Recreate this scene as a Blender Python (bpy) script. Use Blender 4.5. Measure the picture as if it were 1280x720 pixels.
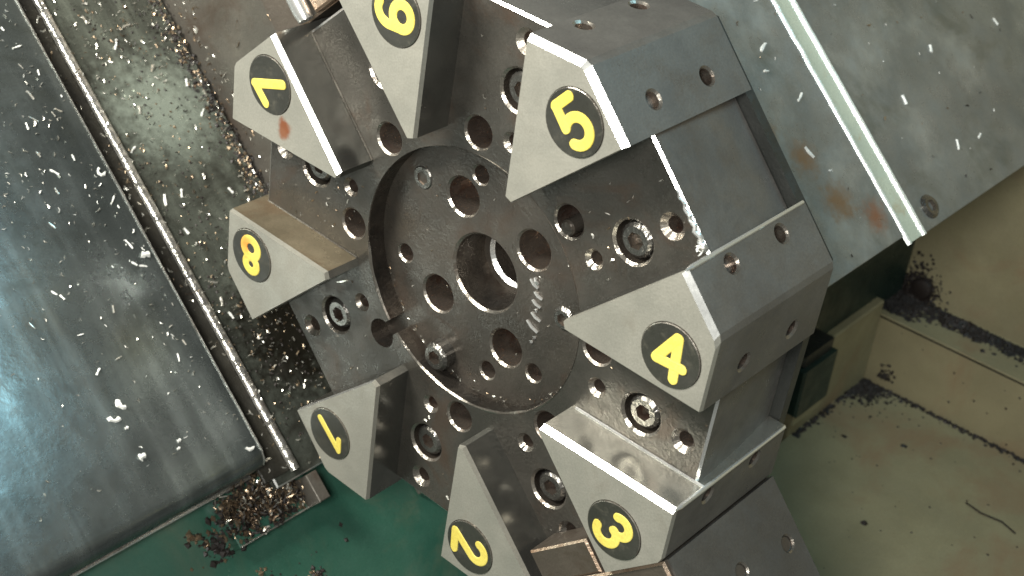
import bpy, math, random
import numpy as np
from mathutils import Vector, Matrix
from mathutils.geometry import tessellate_polygon

S = 0.15                      # one modelling unit = half the turret's width across flats = 150 mm
D = math.pi / 180
random.seed(7)
rng = np.random.default_rng(7)
for o in list(bpy.data.objects):
    bpy.data.objects.remove(o)
scene = bpy.context.scene
C = scene.collection

# ------------------------------------------------------------------ camera, world, lamps, exposure
cam_d = bpy.data.cameras.new('camera')
cam = bpy.data.objects.new('camera', cam_d)
C.objects.link(cam)
scene.camera = cam
R0 = Vector((0.73920236, -0.1625365, -0.65357613))
R1 = Vector((0.09959932, -0.93338811, 0.34477038))
R2 = Vector((-0.66607796, -0.31995081, -0.67377417))
cam_pos = Vector((3.36313809, 1.52492128, 3.05335238))
m = Matrix.Identity(4)
for i in range(3):
    m[i][0] = R0[i]; m[i][1] = -R1[i]; m[i][2] = -R2[i]; m[i][3] = cam_pos[i] * S
cam.matrix_world = m
cam_d.sensor_width = 36
cam_d.lens = 36 * 1880.8 / 1280
cam_d.clip_start = 0.01
cam_d.clip_end = 50
cam_d.dof.use_dof = True
cam_d.dof.focus_distance = 4.75 * S
cam_d.dof.aperture_fstop = 16

world = bpy.data.worlds.new('World')
scene.world = world
world.use_nodes = True
world.node_tree.nodes['Background'].inputs[0].default_value = (0.84, 0.88, 0.80, 1)
world.node_tree.nodes['Background'].inputs[1].default_value = 0.14

AL = 27.5 * D                 # the machine's slanted bed: e1 is its normal, e2 runs up the slope
E1 = Vector((math.cos(AL), math.sin(AL), 0))
E2 = Vector((-math.sin(AL), math.cos(AL), 0))
E3 = Vector((0, 0, 1))
NA = Vector((math.cos(-20 * D), math.sin(-20 * D), 0))      # level direction across the machine
NU = Vector((math.cos(70 * D), math.sin(70 * D), 0))        # up in the machine


def E(a, b, c):
    return E1 * a + E2 * b + E3 * c


def AU(a, u, z):
    return NA * a + NU * u + E3 * z


def area(name, pos, target, size, power, color, size_y=None):
    l = bpy.data.lights.new(name, 'AREA')
    l.energy = power; l.color = color
    l.size = size * S
    if size_y:
        l.shape = 'RECTANGLE'; l.size_y = size_y * S
    o = bpy.data.objects.new(name, l)
    C.objects.link(o)
    o.location = pos * S
    o.rotation_euler = (target - pos).to_track_quat('-Z', 'Y').to_euler()
    return o


area('machine_lamp', Vector((-0.7, 3.8, 2.75)), Vector((0, 0, -0.2)), 1.9, 10.5, (1.0, 0.97, 0.88), 1.0)
area('window_light', E(7.5, 1.5, -3.3), E(-1.3, 0.3, 0.9), 2.0, 4.6, (0.42, 0.82, 1.0), 4.5)
area('hand_lamp', Vector((3.5, 2.0, 4.1)), Vector((0, 0, 0)), 1.5, 9.0, (1.0, 0.98, 0.92), 1.1)

scene.view_settings.view_transform = 'Standard'
scene.view_settings.look = 'None'
scene.view_settings.exposure = 0
scene.view_settings.gamma = 1
scene.render.resolution_x = 1024
scene.render.resolution_y = 576


# ------------------------------------------------------------------ materials
class NT:
    def __init__(s, name):
        s.m = bpy.data.materials.new(name); s.m.use_nodes = True
        s.t = s.m.node_tree; s.b = s.t.nodes['Principled BSDF']
        g = s.n('ShaderNodeNewGeometry')
        v = s.n('ShaderNodeVectorMath', operation='SCALE'); v.inputs['Scale'].default_value = 1 / S
        s.l(g.outputs['Position'], v.inputs[0]); s.pos = v.outputs[0]

    def n(s, t, **k):
        n = s.t.nodes.new(t)
        for a, b in k.items():
            setattr(n, a, b)
        return n

    def l(s, a, b):
        s.t.links.new(a, b)

    def rot(s, ex, ey, ez, sx=1, sy=1, sz=1):
        """position expressed along three given axes, each scaled"""
        c = s.n('ShaderNodeCombineXYZ')
        for i, (e, k) in enumerate(((ex, sx), (ey, sy), (ez, sz))):
            d = s.n('ShaderNodeVectorMath', operation='DOT_PRODUCT')
            s.l(s.pos, d.inputs[0]); d.inputs[1].default_value = tuple(e * k)
            s.l(d.outputs['Value'], c.inputs[i])
        return c.outputs[0]

    def noise(s, scale, detail=4, rough=0.55, vec=None, dist=0.0):
        n = s.n('ShaderNodeTexNoise')
        n.inputs['Scale'].default_value = scale; n.inputs['Detail'].default_value = detail
        n.inputs['Roughness'].default_value = rough; n.inputs['Distortion'].default_value = dist
        s.l(vec or s.pos, n.inputs['Vector'])
        return n.outputs['Fac']

    def ramp(s, fac, lo, hi, a=0.0, b=1.0):
        r = s.n('ShaderNodeMapRange')
        r.interpolation_type = 'SMOOTHSTEP'
        r.inputs['From Min'].default_value = lo; r.inputs['From Max'].default_value = hi
        r.inputs['To Min'].default_value = a; r.inputs['To Max'].default_value = b
        s.l(fac, r.inputs['Value'])
        return r.outputs[0]

    def math(s, op, a, b):
        n = s.n('ShaderNodeMath', operation=op)
        for i, x in enumerate((a, b)):
            if isinstance(x, (int, float)):
                n.inputs[i].default_value = x
            else:
                s.l(x, n.inputs[i])
        return n.outputs[0]

    def mix(s, fac, a, b):
        n = s.n('ShaderNodeMix', data_type='RGBA')
        for idx, x in ((0, fac), (6, a), (7, b)):
            if isinstance(x, (int, float)):
                n.inputs[idx].default_value = x
            elif isinstance(x, tuple):
                n.inputs[idx].default_value = (*x, 1)
            else:
                s.l(x, n.inputs[idx])
        return n.outputs[2]

    def near(s, p, r0, r1):
        """1 within r0 of a point, 0 beyond r1, with a ragged border"""
        d = s.n('ShaderNodeVectorMath', operation='DISTANCE')
        s.l(s.pos, d.inputs[0]); d.inputs[1].default_value = tuple(p)
        w = s.math('ADD', d.outputs['Value'], s.math('MULTIPLY', s.math('SUBTRACT', s.noise(30, 4), 0.5), r1 * 1.1))
        return s.ramp(w, r0, r1, 1, 0)

    def fin(s, col, rough, metal, bump=None, bstr=0.2, bdist=0.01, coat=0.0, spec=0.5):
        b = s.b
        for nm, x in (('Base Color', col), ('Roughness', rough), ('Metallic', metal)):
            if isinstance(x, tuple):
                b.inputs[nm].default_value = (*x, 1)
            elif isinstance(x, (int, float)):
                b.inputs[nm].default_value = x
            else:
                s.l(x, b.inputs[nm])
        b.inputs['Specular IOR Level'].default_value = spec
        b.inputs['Coat Weight'].default_value = coat
        b.inputs['Coat Roughness'].default_value = 0.25
        if bump is not None:
            u = s.n('ShaderNodeBump'); u.inputs['Strength'].default_value = bstr
            u.inputs['Distance'].default_value = bdist * S
            s.l(bump, u.inputs['Height']); s.l(u.outputs[0], b.inputs['Normal'])
        return s.m


def metal(name, c1, c2, rough, met, dirt=(0.05, 0.035, 0.022), damt=0.5, dscale=5.0, bscale=60, bstr=0.12, grain=140,
          spots=(), streak=None, coat=0.0, rr=0.16):
    t = NT(name)
    a = t.noise(3.5, 5, 0.6)
    col = t.mix(t.ramp(a, 0.3, 0.7), c1, c2)
    g = t.noise(grain, 3, 0.7)
    col = t.mix(t.ramp(g, 0.25, 0.75, 0.0, 0.35), col, tuple(x * 0.55 for x in c1))
    if streak:
        sv = t.rot(*streak)
        st = t.noise(1.0, 5, 0.6, vec=sv)
        col = t.mix(t.ramp(st, 0.45, 0.75, 0.0, 0.5), col, tuple(min(1, x * 1.7) for x in c2))
    dn = t.noise(dscale, 6, 0.65, dist=0.6)
    dm = t.ramp(dn, 0.62 - 0.25 * damt, 0.82 - 0.2 * damt, 0, min(1, damt * 1.3))
    col = t.mix(dm, col, dirt)
    for p, r0, r1, c in spots:
        col = t.mix(t.near(Vector(p), r0, r1), col, c)
    ro = t.math('ADD', t.ramp(t.noise(9, 5, 0.65), 0.3, 0.7, rough - rr, rough + rr * 0.6), t.math('MULTIPLY', dm, 0.2))
    bh = t.math('ADD', t.noise(bscale, 4, 0.6), t.math('MULTIPLY', t.noise(9, 3), 0.6))
    return t.fin(col, ro, met, bh, bstr, 0.02, coat)


M = {}
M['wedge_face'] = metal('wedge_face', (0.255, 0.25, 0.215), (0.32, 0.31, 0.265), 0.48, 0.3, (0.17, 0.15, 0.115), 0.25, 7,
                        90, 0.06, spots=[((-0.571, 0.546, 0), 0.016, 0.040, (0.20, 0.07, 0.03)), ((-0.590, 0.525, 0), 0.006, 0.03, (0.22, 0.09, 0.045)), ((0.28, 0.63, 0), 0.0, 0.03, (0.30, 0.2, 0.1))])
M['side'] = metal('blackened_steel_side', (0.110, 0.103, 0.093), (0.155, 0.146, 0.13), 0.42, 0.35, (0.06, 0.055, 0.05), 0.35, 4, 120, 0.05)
M['wall'] = metal('oily_pocket_wall', (0.16, 0.16, 0.145), (0.24, 0.235, 0.21), 0.25, 0.85, (0.05, 0.045, 0.035), 0.3, 2.5, 60, 0.02, rr=0.04)
M['polished'] = metal('polished_lit_wall', (0.34, 0.335, 0.30), (0.55, 0.54, 0.48), 0.24, 0.85, (0.09, 0.085, 0.08), 0.3, 3.2, 60, 0.02, rr=0.04)  # paler copy of the wall steel, with the brightness of lit faces in its colour
M['stained'] = metal('rust_stained_wall', (0.16, 0.135, 0.09), (0.28, 0.235, 0.16), 0.34, 0.6, (0.14, 0.075, 0.035), 0.5, 4, 60, 0.06)
M['floor'] = metal('oily_dark_steel', (0.052, 0.049, 0.042), (0.09, 0.083, 0.071), 0.36, 0.5, (0.080, 0.046, 0.028), 0.48, 3.5, 80, 0.10)
M['hub'] = metal('brown_oiled_steel', (0.050, 0.045, 0.038), (0.092, 0.08, 0.066), 0.36, 0.5, (0.065, 0.038, 0.024), 0.42, 5, 70, 0.12)
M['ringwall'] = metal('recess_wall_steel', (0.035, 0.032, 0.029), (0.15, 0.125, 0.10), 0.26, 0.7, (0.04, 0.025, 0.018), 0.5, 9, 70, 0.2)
M['edge'] = metal('bright_worn_edge', (0.85, 0.86, 0.84), (0.95, 0.95, 0.92), 0.27, 0.85, (0.4, 0.36, 0.28), 0.05, 14, 60, 0.02, grain=400, rr=0.05)
M['rim'] = metal('bore_chamfer_steel', (0.26, 0.24, 0.21), (0.42, 0.39, 0.34), 0.28, 0.85, (0.09, 0.05, 0.03), 0.5, 14, 60, 0.1)
M['bore'] = metal('bored_hole_steel', (0.30, 0.24, 0.20), (0.42, 0.36, 0.30), 0.24, 0.9, (0.10, 0.03, 0.015), 0.55, 10, 50, 0.1)
M['screw'] = metal('screw_steel', (0.12, 0.115, 0.105), (0.24, 0.23, 0.21), 0.27, 0.85, (0.05, 0.04, 0.03), 0.4, 12, 60, 0.1)
M['badge'] = metal('black_badge_paint', (0.022, 0.022, 0.018), (0.038, 0.038, 0.031), 0.45, 0.0, (0.085, 0.08, 0.06), 0.42, 22, 60, 0.05)
M['yellow'] = metal('yellow_numeral_paint', (0.62, 0.50, 0.08), (0.74, 0.63, 0.14), 0.5, 0.0, (0.36, 0.24, 0.08), 0.36, 20, 60, 0.08,
                    spots=[((-0.929, 0.113, 0), 0.0, 0.05, (0.75, 0.26, 0.05))])
M['copper'] = metal('rust_brown_edge', (0.42, 0.29, 0.20), (0.66, 0.54, 0.42), 0.32, 0.75, (0.20, 0.10, 0.05), 0.5, 12, 60, 0.15)
M['block'] = metal('brown_block_face', (0.085, 0.07, 0.056), (0.12, 0.10, 0.08), 0.42, 0.4, (0.05, 0.035, 0.02), 0.4, 8, 60, 0.1)
M['blockside'] = metal('grey_block_side', (0.095, 0.09, 0.082), (0.13, 0.124, 0.113), 0.4, 0.4, (0.06, 0.055, 0.05), 0.3, 4, 90, 0.06)
M['cover'] = metal('oily_sheet_steel', (0.11, 0.128, 0.126), (0.17, 0.195, 0.192), 0.28, 0.75, (0.05, 0.054, 0.04), 0.45, 2.2, 25, 0.05,
                   rr=0.09,
                   streak=(E1, E2, E3, 4, 0.8, 9))
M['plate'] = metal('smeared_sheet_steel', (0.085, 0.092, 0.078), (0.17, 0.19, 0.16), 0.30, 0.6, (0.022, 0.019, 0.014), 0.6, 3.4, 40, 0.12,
                    spots=[(E(-1.42, 1.28, -0.40), 0.02, 0.34, (0.36, 0.42, 0.36)), (E(-1.42, 0.22, -0.45), 0.1, 0.45, (0.02, 0.018, 0.013))],  # second spot: dark reflection on the lower plate, painted into the colour
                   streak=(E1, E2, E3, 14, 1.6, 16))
M['groove'] = metal('grimy_rubber', (0.022, 0.021, 0.018), (0.05, 0.047, 0.037), 0.42, 0.1, (0.02, 0.016, 0.01), 0.5, 12, 60, 0.2)
M['ridge'] = metal('wiper_edge_steel', (0.50, 0.49, 0.46), (0.85, 0.84, 0.78), 0.22, 0.85, (0.12, 0.07, 0.04), 0.5, 7, 60, 0.25)
M['galv'] = metal('galvanised_plate', (0.20, 0.21, 0.203), (0.28, 0.29, 0.28), 0.38, 0.45, (0.12, 0.12, 0.09), 0.5, 2.2, 60, 0.08,
                  streak=(E1, E2, E3, 14, 3.0, 3.0),
                  spots=[((E(0.3, -0.03, -1.55)), 0.0, 0.07, (0.23, 0.16, 0.10)), ((E(0.3, -0.17, -1.66)), 0.0, 0.11, (0.24, 0.15, 0.085)),
                         ((E(0.3, -0.38, -1.72)), 0.01, 0.12, (0.25, 0.165, 0.10)), ((E(0.3, -0.50, -1.88)), 0.0, 0.10, (0.28, 0.14, 0.085)),
                         ((E(0.3, 0.16, -1.42)), 0.0, 0.09, (0.28, 0.17, 0.08))])
M['strip'] = metal('pale_green_strip', (0.52, 0.58, 0.48), (0.62, 0.67, 0.54), 0.4, 0.1, (0.42, 0.28, 0.12), 0.35, 9, 60, 0.05)
M['stripedge'] = metal('bright_strip_edge', (0.85, 0.9, 0.84), (0.95, 0.97, 0.92), 0.3, 0.35, (0.5, 0.42, 0.25), 0.2, 14, 60, 0.15)
M['front'] = metal('dusty_brown_grey_steel', (0.10, 0.093, 0.08), (0.16, 0.147, 0.125), 0.45, 0.4, (0.07, 0.045, 0.03), 0.5, 4, 70, 0.12)
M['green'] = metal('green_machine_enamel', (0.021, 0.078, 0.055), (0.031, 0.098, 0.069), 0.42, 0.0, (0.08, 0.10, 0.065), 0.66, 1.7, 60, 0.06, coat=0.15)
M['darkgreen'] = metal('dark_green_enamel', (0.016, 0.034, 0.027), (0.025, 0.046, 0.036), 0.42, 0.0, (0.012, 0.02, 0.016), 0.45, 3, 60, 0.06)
M['cream'] = metal('cream_machine_enamel', (0.275, 0.245, 0.148), (0.33, 0.295, 0.178), 0.55, 0.0, (0.26, 0.175, 0.10), 0.6, 1.6, 60, 0.05)
M['blackpart'] = metal('black_plastic', (0.018, 0.02, 0.018), (0.03, 0.032, 0.03), 0.4, 0.0, (0.05, 0.05, 0.04), 0.2, 9, 60, 0.1)
M['crumb'] = metal('black_oily_crumbs', (0.010, 0.008, 0.007), (0.024, 0.017, 0.014), 0.6, 0.0, (0.07, 0.04, 0.028), 0.25, 20, 60, 0.2)
M['chip'] = metal('bright_steel_chips', (0.70, 0.68, 0.60), (0.92, 0.90, 0.82), 0.26, 0.75, (0.5, 0.30, 0.12), 0.25, 9, 60, 0.05)
M['chipbrown'] = metal('brown_steel_chips', (0.17, 0.12, 0.08), (0.42, 0.33, 0.22), 0.3, 0.7, (0.12, 0.06, 0.03), 0.4, 12, 60, 0.05)
M['white'] = metal('pale_debris', (0.78, 0.80, 0.76), (0.9, 0.9, 0.86), 0.5, 0.0, (0.6, 0.55, 0.4), 0.1, 9, 60, 0.05)


# ------------------------------------------------------------------ mesh building
class MB:
    def __init__(s):
        s.v = []; s.f = []; s.mi = []; s.mats = []

    def mat(s, m):
        m = M[m]
        if m not in s.mats:
            s.mats.append(m)
        return s.mats.index(m)

    def add(s, vs, fs, m):
        b = len(s.v); k = s.mat(m)
        s.v += [Vector(v) for v in vs]
        for f in fs:
            s.f.append(tuple(i + b for i in f)); s.mi.append(k)

    def build(s, name, parent=None, smooth=False, at=None):
        org = Vector(at) if at is not None else Vector((0, 0, 0))
        if parent is not None:
            org = PL[parent.name]
        me = bpy.data.meshes.new(name)
        me.from_pydata([tuple((v - org) * S) for v in s.v], [], s.f)
        for mm in s.mats:
            me.materials.append(mm)
        me.polygons.foreach_set('material_index', s.mi)
        me.update()
        o = bpy.data.objects.new(name, me)
        C.objects.link(o)
        if parent is not None:
            o.parent = parent
        else:
            o.location = org * S
        PL[o.name] = org
        if smooth:
            me.shade_smooth()
            me.set_sharp_from_angle(angle=35 * D)
        return o


PL = {}     # where each object's origin stands (units)


def empty(name, loc, label, cat, group=None, kind=None):
    o = bpy.data.objects.new(name, None)
    C.objects.link(o); o.location = Vector(loc) * S
    o.empty_display_size = 0.02
    PL[o.name] = Vector(loc)
    return tag(o, label, cat, group, kind)


def tag(o, label=None, cat=None, group=None, kind=None):
    if label: o['label'] = label
    if cat: o['category'] = cat
    if group: o['group'] = group
    if kind: o['kind'] = kind
    return o


class Fr:
    """a plane in space: 2D (x, y) plus depth d below it"""
    def __init__(s, o, x, y, n):
        s.o, s.x, s.y, s.n = Vector(o), Vector(x), Vector(y), Vector(n)

    def __call__(s, x, y, d=0.0):
        return s.o + s.x * x + s.y * y - s.n * d


def circ(cx, cy, r, n=24, ph=0.0):
    return [(cx + r * math.cos(ph + 2 * math.pi * i / n), cy + r * math.sin(ph + 2 * math.pi * i / n)) for i in range(n)]


def region(mb, fr, outer, holes, mat, d=0.0):
    """flat face with openings"""
    loops = [[Vector((x, y, 0)) for x, y in outer]] + [[Vector((x, y, 0)) for x, y in h] for h in holes]
    flat = [p for l in loops for p in l]
    tris = tessellate_polygon(loops)
    vs = [fr(p.x, p.y, d) for p in flat]
    out = []
    for t in tris:
        a, b, c = (vs[i] for i in t)
        if (b - a).cross(c - a).dot(fr.n) < 0:
            t = (t[0], t[2], t[1])
        out.append(tuple(t))
    mb.add(vs, out, mat)


def loft(mb, fr, l1, d1, l2, d2, mat):
    """band between two loops with the same count, seen from inside the opening"""
    n = len(l1)
    vs = [fr(x, y, d1) for x, y in l1] + [fr(x, y, d2) for x, y in l2]
    mb.add(vs, [(i, (i + 1) % n, n + (i + 1) % n, n + i) for i in range(n)], mat)


def drill(mb, fr, cx, cy, r, depth, ch=0.006, n=24, wall='bore', rim='rim', floor='bore', d0=0.0):
    """chamfered blind hole; returns the opening's loop"""
    a, b = circ(cx, cy, r + ch, n), circ(cx, cy, r, n)
    loft(mb, fr, a, d0, b, d0 + ch, rim)
    loft(mb, fr, b, d0 + ch, b, d0 + depth, wall)
    k = len(b)
    vs = [fr(x, y, d0 + depth) for x, y in b] + [fr(cx, cy, d0 + depth + r * 0.35)]
    mb.add(vs, [(i, (i + 1) % k, k) for i in range(k)], floor)
    return a


def box(mb, fr_pts, mat, faces=None):
    """eight corners: bottom four, top four"""
    F = [(3, 2, 1, 0), (4, 5, 6, 7), (0, 1, 5, 4), (1, 2, 6, 5), (2, 3, 7, 6), (3, 0, 4, 7)]
    mb.add(fr_pts, faces or F, mat)


def slab(mb, P, a0, a1, b0, b1, c0, c1, mat, ch=0.0, chm=None, cap_axis=0):
    """box in a given coordinate system P(a, b, c); the face at a1 is the visible one, chamfered by ch"""
    lo = [P(a0, b0, c0), P(a0, b1, c0), P(a0, b1, c1), P(a0, b0, c1)]
    mid = [P(a1 - ch, b0, c0), P(a1 - ch, b1, c0), P(a1 - ch, b1, c1), P(a1 - ch, b0, c1)]
    if ch <= 0:
        box(mb, lo + mid, mat); return
    top = [P(a1, b0 + ch, c0 + ch), P(a1, b1 - ch, c0 + ch), P(a1, b1 - ch, c1 - ch), P(a1, b0 + ch, c1 - ch)]
    mb.add(lo + mid + top, [(3, 2, 1, 0), (0, 1, 5, 4), (1, 2, 6, 5), (2, 3, 7, 6), (3, 0, 4, 7), (8, 9, 10, 11)], mat)
    mb.add(mid + top, [(0, 1, 5, 4), (1, 2, 6, 5), (2, 3, 7, 6), (3, 0, 4, 7)], chm or mat)


def lathe(mb, fr, cx, cy, prof, mat, n=24, cap=True):
    """prof: list of (radius, height above plane)"""
    vs = []
    for r, h in prof:
        vs += [fr(x, y, -h) for x, y in circ(cx, cy, r, n)]
    fs = []
    for k in range(len(prof) - 1):
        for i in range(n):
            j = (i + 1) % n
            fs.append((k * n + i, k * n + j, (k + 1) * n + j, (k + 1) * n + i))
    if cap:
        fs.append(tuple((len(prof) - 1) * n + i for i in range(n)))
    mb.add(vs, fs, mat)


def tube(mb, pts, r, mat, n=8, caps=True):
    pts = [Vector(p) for p in pts]
    vs = []
    for i, p in enumerate(pts):
        t = (pts[min(i + 1, len(pts) - 1)] - pts[max(i - 1, 0)]).normalized()
        a = t.orthogonal().normalized(); b = t.cross(a)
        rr = r[i] if isinstance(r, (list, tuple)) else r
        vs += [p + a * rr * math.cos(2 * math.pi * k / n) + b * rr * math.sin(2 * math.pi * k / n) for k in range(n)]
    fs = []
    for i in range(len(pts) - 1):
        for k in range(n):
            j = (k + 1) % n
            fs.append((i * n + k, i * n + j, (i + 1) * n + j, (i + 1) * n + k))
    if caps:
        fs.append(tuple(range(n))[::-1]); fs.append(tuple((len(pts) - 1) * n + i for i in range(n)))
    mb.add(vs, fs, mat)


def socket_screw(fr, cx, cy, r, h, ph=0.2, base=-0.05):
    """cap screw: knurled round head with a chamfer and a hexagon socket"""
    mb = MB()
    n = 36
    outer = [(cx + (r + (0.0015 if i % 2 else 0)) * math.cos(2 * math.pi * i / n), cy + (r + (0.0015 if i % 2 else 0)) * math.sin(2 * math.pi * i / n)) for i in range(n)]
    c2 = circ(cx, cy, r - 0.010, n)
    loft(mb, fr, outer, -(h - 0.010), outer, -base, 'screw')
    loft(mb, fr, c2, -h, outer, -(h - 0.010), 'screw')
    c3 = circ(cx, cy, r * 0.62, n)
    loft(mb, fr, c3, -h, c2, -h, 'screw')
    hexo = []
    hexi = []
    for i in range(n):
        a = ph + 2 * math.pi * i / n
        k = math.cos(math.pi / 6) / math.cos(((a - ph) % (math.pi / 3)) - math.pi / 6)
        hexo.append((cx + r * 0.52 * k * math.cos(a), cy + r * 0.52 * k * math.sin(a)))
    c3r = [(cx + r * 0.62 * math.cos(ph + 2 * math.pi * i / n), cy + r * 0.62 * math.sin(ph + 2 * math.pi * i / n)) for i in range(n)]
    region(mb, fr, c3, [hexo], 'screw', -(h - 0.0))
    loft(mb, fr, hexo, -h, hexo, -h + r * 0.75, 'bore')
    mb.add([fr(x, y, -h + r * 0.75) for x, y in hexo], [tuple(range(n))], 'groove')
    return mb


def inset(poly, ds):
    """inward offset of a convex counter-clockwise polygon"""
    n = len(poly); out = []
    P = [Vector(p) for p in poly]
    for i in range(n):
        a, b, c = P[i - 1], P[i], P[(i + 1) % n]
        e1 = (b - a).normalized(); e2 = (c - b).normalized()
        n1 = Vector((-e1.y, e1.x)); n2 = Vector((-e2.y, e2.x))
        # meeting point of the two edges, each moved in by its own distance
        d1, d2 = ds[i - 1], ds[i]
        det = n1.x * n2.y - n1.y * n2.x
        if abs(det) < 1e-6:
            q = b + n1 * d1
        else:
            q = b + Vector(((d1 * n2.y - d2 * n1.y) / det, (n1.x * d2 - n2.x * d1) / det))
        out.append((q.x, q.y))
    return out


# ------------------------------------------------------------------ the tool turret
ZF = -0.154          # pocket floors
ZH = -0.229          # floor of the hub recess
ZB = -0.615          # back of the turret
RH = 0.463
turret = empty('tool_turret', (0, 0, ZB), 'large dark steel turret with wedge blocks numbered 1 to 8 around its hub', 'tool turret')
TOP = Fr((0, 0, 0), (1, 0, 0), (0, 1, 0), (0, 0, 1))
FLOOR = Fr((0, 0, ZF), (1, 0, 0), (0, 1, 0), (0, 0, 1))
HUB = Fr((0, 0, ZH), (1, 0, 0), (0, 1, 0), (0, 0, 1))


def pol(r, a):
    return (r * math.cos(a * D), r * math.sin(a * D))


def loc2(ang, rad, tan):
    a = ang * D
    return (rad * math.cos(a) - tan * math.sin(a), rad * math.sin(a) + tan * math.cos(a))


core = MB()
AP = 0.972
octo = [pol(AP / math.cos(22.5 * D), 45 * i) for i in range(8)]
holes = []
slots = [22.5 + 45 * i for i in range(8)]
for sa in slots:
    x, y = loc2(sa, 0.56, -0.09); holes.append(drill(core, FLOOR, x, y, 0.022, 0.08, ch=0.013))
    x, y = loc2(sa, 0.893, -0.09); holes.append(drill(core, FLOOR, x, y, 0.026, 0.09, ch=0.017))
    x, y = loc2(sa, 0.732, -0.088); holes.append(drill(core, FLOOR, x, y, 0.068, 0.07, ch=0.008, n=32, wall='ringwall', floor='groove'))
    if abs(sa - 202.5) > 1:
        x, y = loc2(sa, 0.533, 0.043); holes.append(drill(core, FLOOR, x, y, 0.052, 0.16, ch=0.007, n=28))
# hub recess outline, with the keyhole notch towards the pocket between 1 and 8
na, hw, kr, kc = 202.5 + 4.0, 0.026, 0.055, 0.535
ring, ring_in = [], []
n = 96
an = math.degrees(math.asin(hw / RH))
for i in range(n + 1):
    a = na + an + (360 - 2 * an) * i / n
    ring.append(pol(RH, a))
key = []
b0 = math.asin(hw / kr)
for i in range(21):
    t = math.pi - b0 - (2 * math.pi - 2 * b0) * i / 20
    key.append(loc2(na, kc + kr * math.cos(t), kr * math.sin(t) * -1))
ring_full = ring + key
holes.append(ring_full)
region(core, FLOOR, [(x * 0.9915, y * 0.9915) for x, y in octo], holes, 'floor')
loft(core, FLOOR, [(x * 0.9915, y * 0.9915) for x, y in octo][::-1], 0, octo[::-1], 0.006, 'edge')
# the flats between the wedges sink back in a shallow curve, so the wedges stand proud of them
NS = 10
for i in range(NS):
    t0_, t1_ = i / NS, (i + 1) / NS
    k0, k1 = 1 - 0.040 * t0_ ** 1.6, 1 - 0.040 * t1_ ** 1.6
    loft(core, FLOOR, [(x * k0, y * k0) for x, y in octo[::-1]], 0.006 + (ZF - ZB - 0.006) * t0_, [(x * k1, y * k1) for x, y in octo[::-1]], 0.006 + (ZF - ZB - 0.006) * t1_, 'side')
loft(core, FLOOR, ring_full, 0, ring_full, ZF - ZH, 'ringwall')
core.add([FLOOR(x * 0.96, y * 0.96, ZF - ZB) for x, y in octo], [tuple(range(8))[::-1]], 'side')
core.build('turret_body', turret)
bf = MB()  # black plate added behind the body to paint the dark gap there
o9 = [(x * 1.0, y * 1.0) for x, y in octo]
loft(bf, FLOOR, o9[::-1], ZF - ZB + 0.004, o9[::-1], ZF - ZB + 0.045, 'blackpart')
bf.add([FLOOR(x, y, ZF - ZB + 0.004) for x, y in o9], [tuple(range(8))], 'blackpart')
bf.build('dark_gap_plate', turret)
bur = MB()
tube(bur, [(*loc2(22.5, AP - 0.006 + 0.004 * math.sin(i * 2.1), 0.0 - 0.0115 * i), ZF + 0.001 + 0.002 * math.sin(i * 1.3)) for i in range(16)],
     [0.003 + 0.00035 * i + 0.0035 * abs(math.sin(i * 1.9)) * (i / 15) for i in range(16)], 'edge', 8)
tube(bur, [(*loc2(22.5, AP - 0.006 + 0.009 * i, -0.176 - 0.006 * math.sin(i * 1.1)), ZF + 0.012 * i) for i in range(4)], [0.009, 0.012, 0.008, 0.003], 'edge', 8)
bur.build('burred_edge', turret, smooth=True)
# worn bright rim round the recess
rimmb = MB()
r1 = [pol(RH + 0.0005, na + an + (360 - 2 * an) * i / 96) for i in range(97)]
vs, fs = [], []
for i in range(97):
    a = na + an + (360 - 2 * an) * i / 96
    w = (0.0 if (a % 360) > 310 or (a % 360) < 170 else 1.0) * 0.003 + (0.0003 if (a % 360) > 310 or (a % 360) < 170 else 0.004) * abs(math.sin(i * 0.7) * math.sin(i * 0.23))
    p, q, s_ = pol(RH + w, a), pol(RH, a), pol(RH - w, a)
    vs += [FLOOR(*p, -0.0006), FLOOR(*q, -0.0022), FLOOR(*s_, 0.004)]
for i in range(96):
    for k in range(2):
        fs.append((3 * i + k, 3 * i + k + 1, 3 * i + 4 + k, 3 * i + 3 + k))
rimmb.add(vs, fs, 'rim')
rimmb.build('recess_rim', turret, smooth=True)

# hub plate with its bores and screws
hub = MB()
hh = []
bore_r = 0.134
a_, b_ = circ(0.006, 0.006, bore_r + 0.008, 48), circ(0.006, 0.006, bore_r, 48)
hh.append(a_)
loft(hub, HUB, a_, 0, b_, 0.008, 'rim')
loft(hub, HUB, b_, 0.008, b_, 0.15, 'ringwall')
c_ = circ(0.006, 0.006, 0.098, 48)
d_ = circ(0.006, 0.006, 0.110, 48)
loft(hub, HUB, b_, 0.15, d_, 0.15, 'hub')
loft(hub, HUB, d_, 0.15, c_, 0.162, 'edge')
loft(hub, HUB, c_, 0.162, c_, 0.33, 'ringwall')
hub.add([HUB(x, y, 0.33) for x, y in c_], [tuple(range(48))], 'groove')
for r, a in ((0.269, 96.3), (0.252, 201.4), (0.264, 23.8), (0.259, -80.9)):
    hh.append(drill(hub, HUB, *pol(r, a), 0.066, 0.16, ch=0.007, n=32))
for r, a in ((0.352, 79), (0.361, 172.9), (0.358, -100.5), (0.362, -65.9)):
    hh.append(drill(hub, HUB, *pol(r, a), 0.031, 0.10, ch=0.006))
region(hub, HUB, ring_full, hh, 'hub')
hubo = hub.build('hub_plate', turret)
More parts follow.
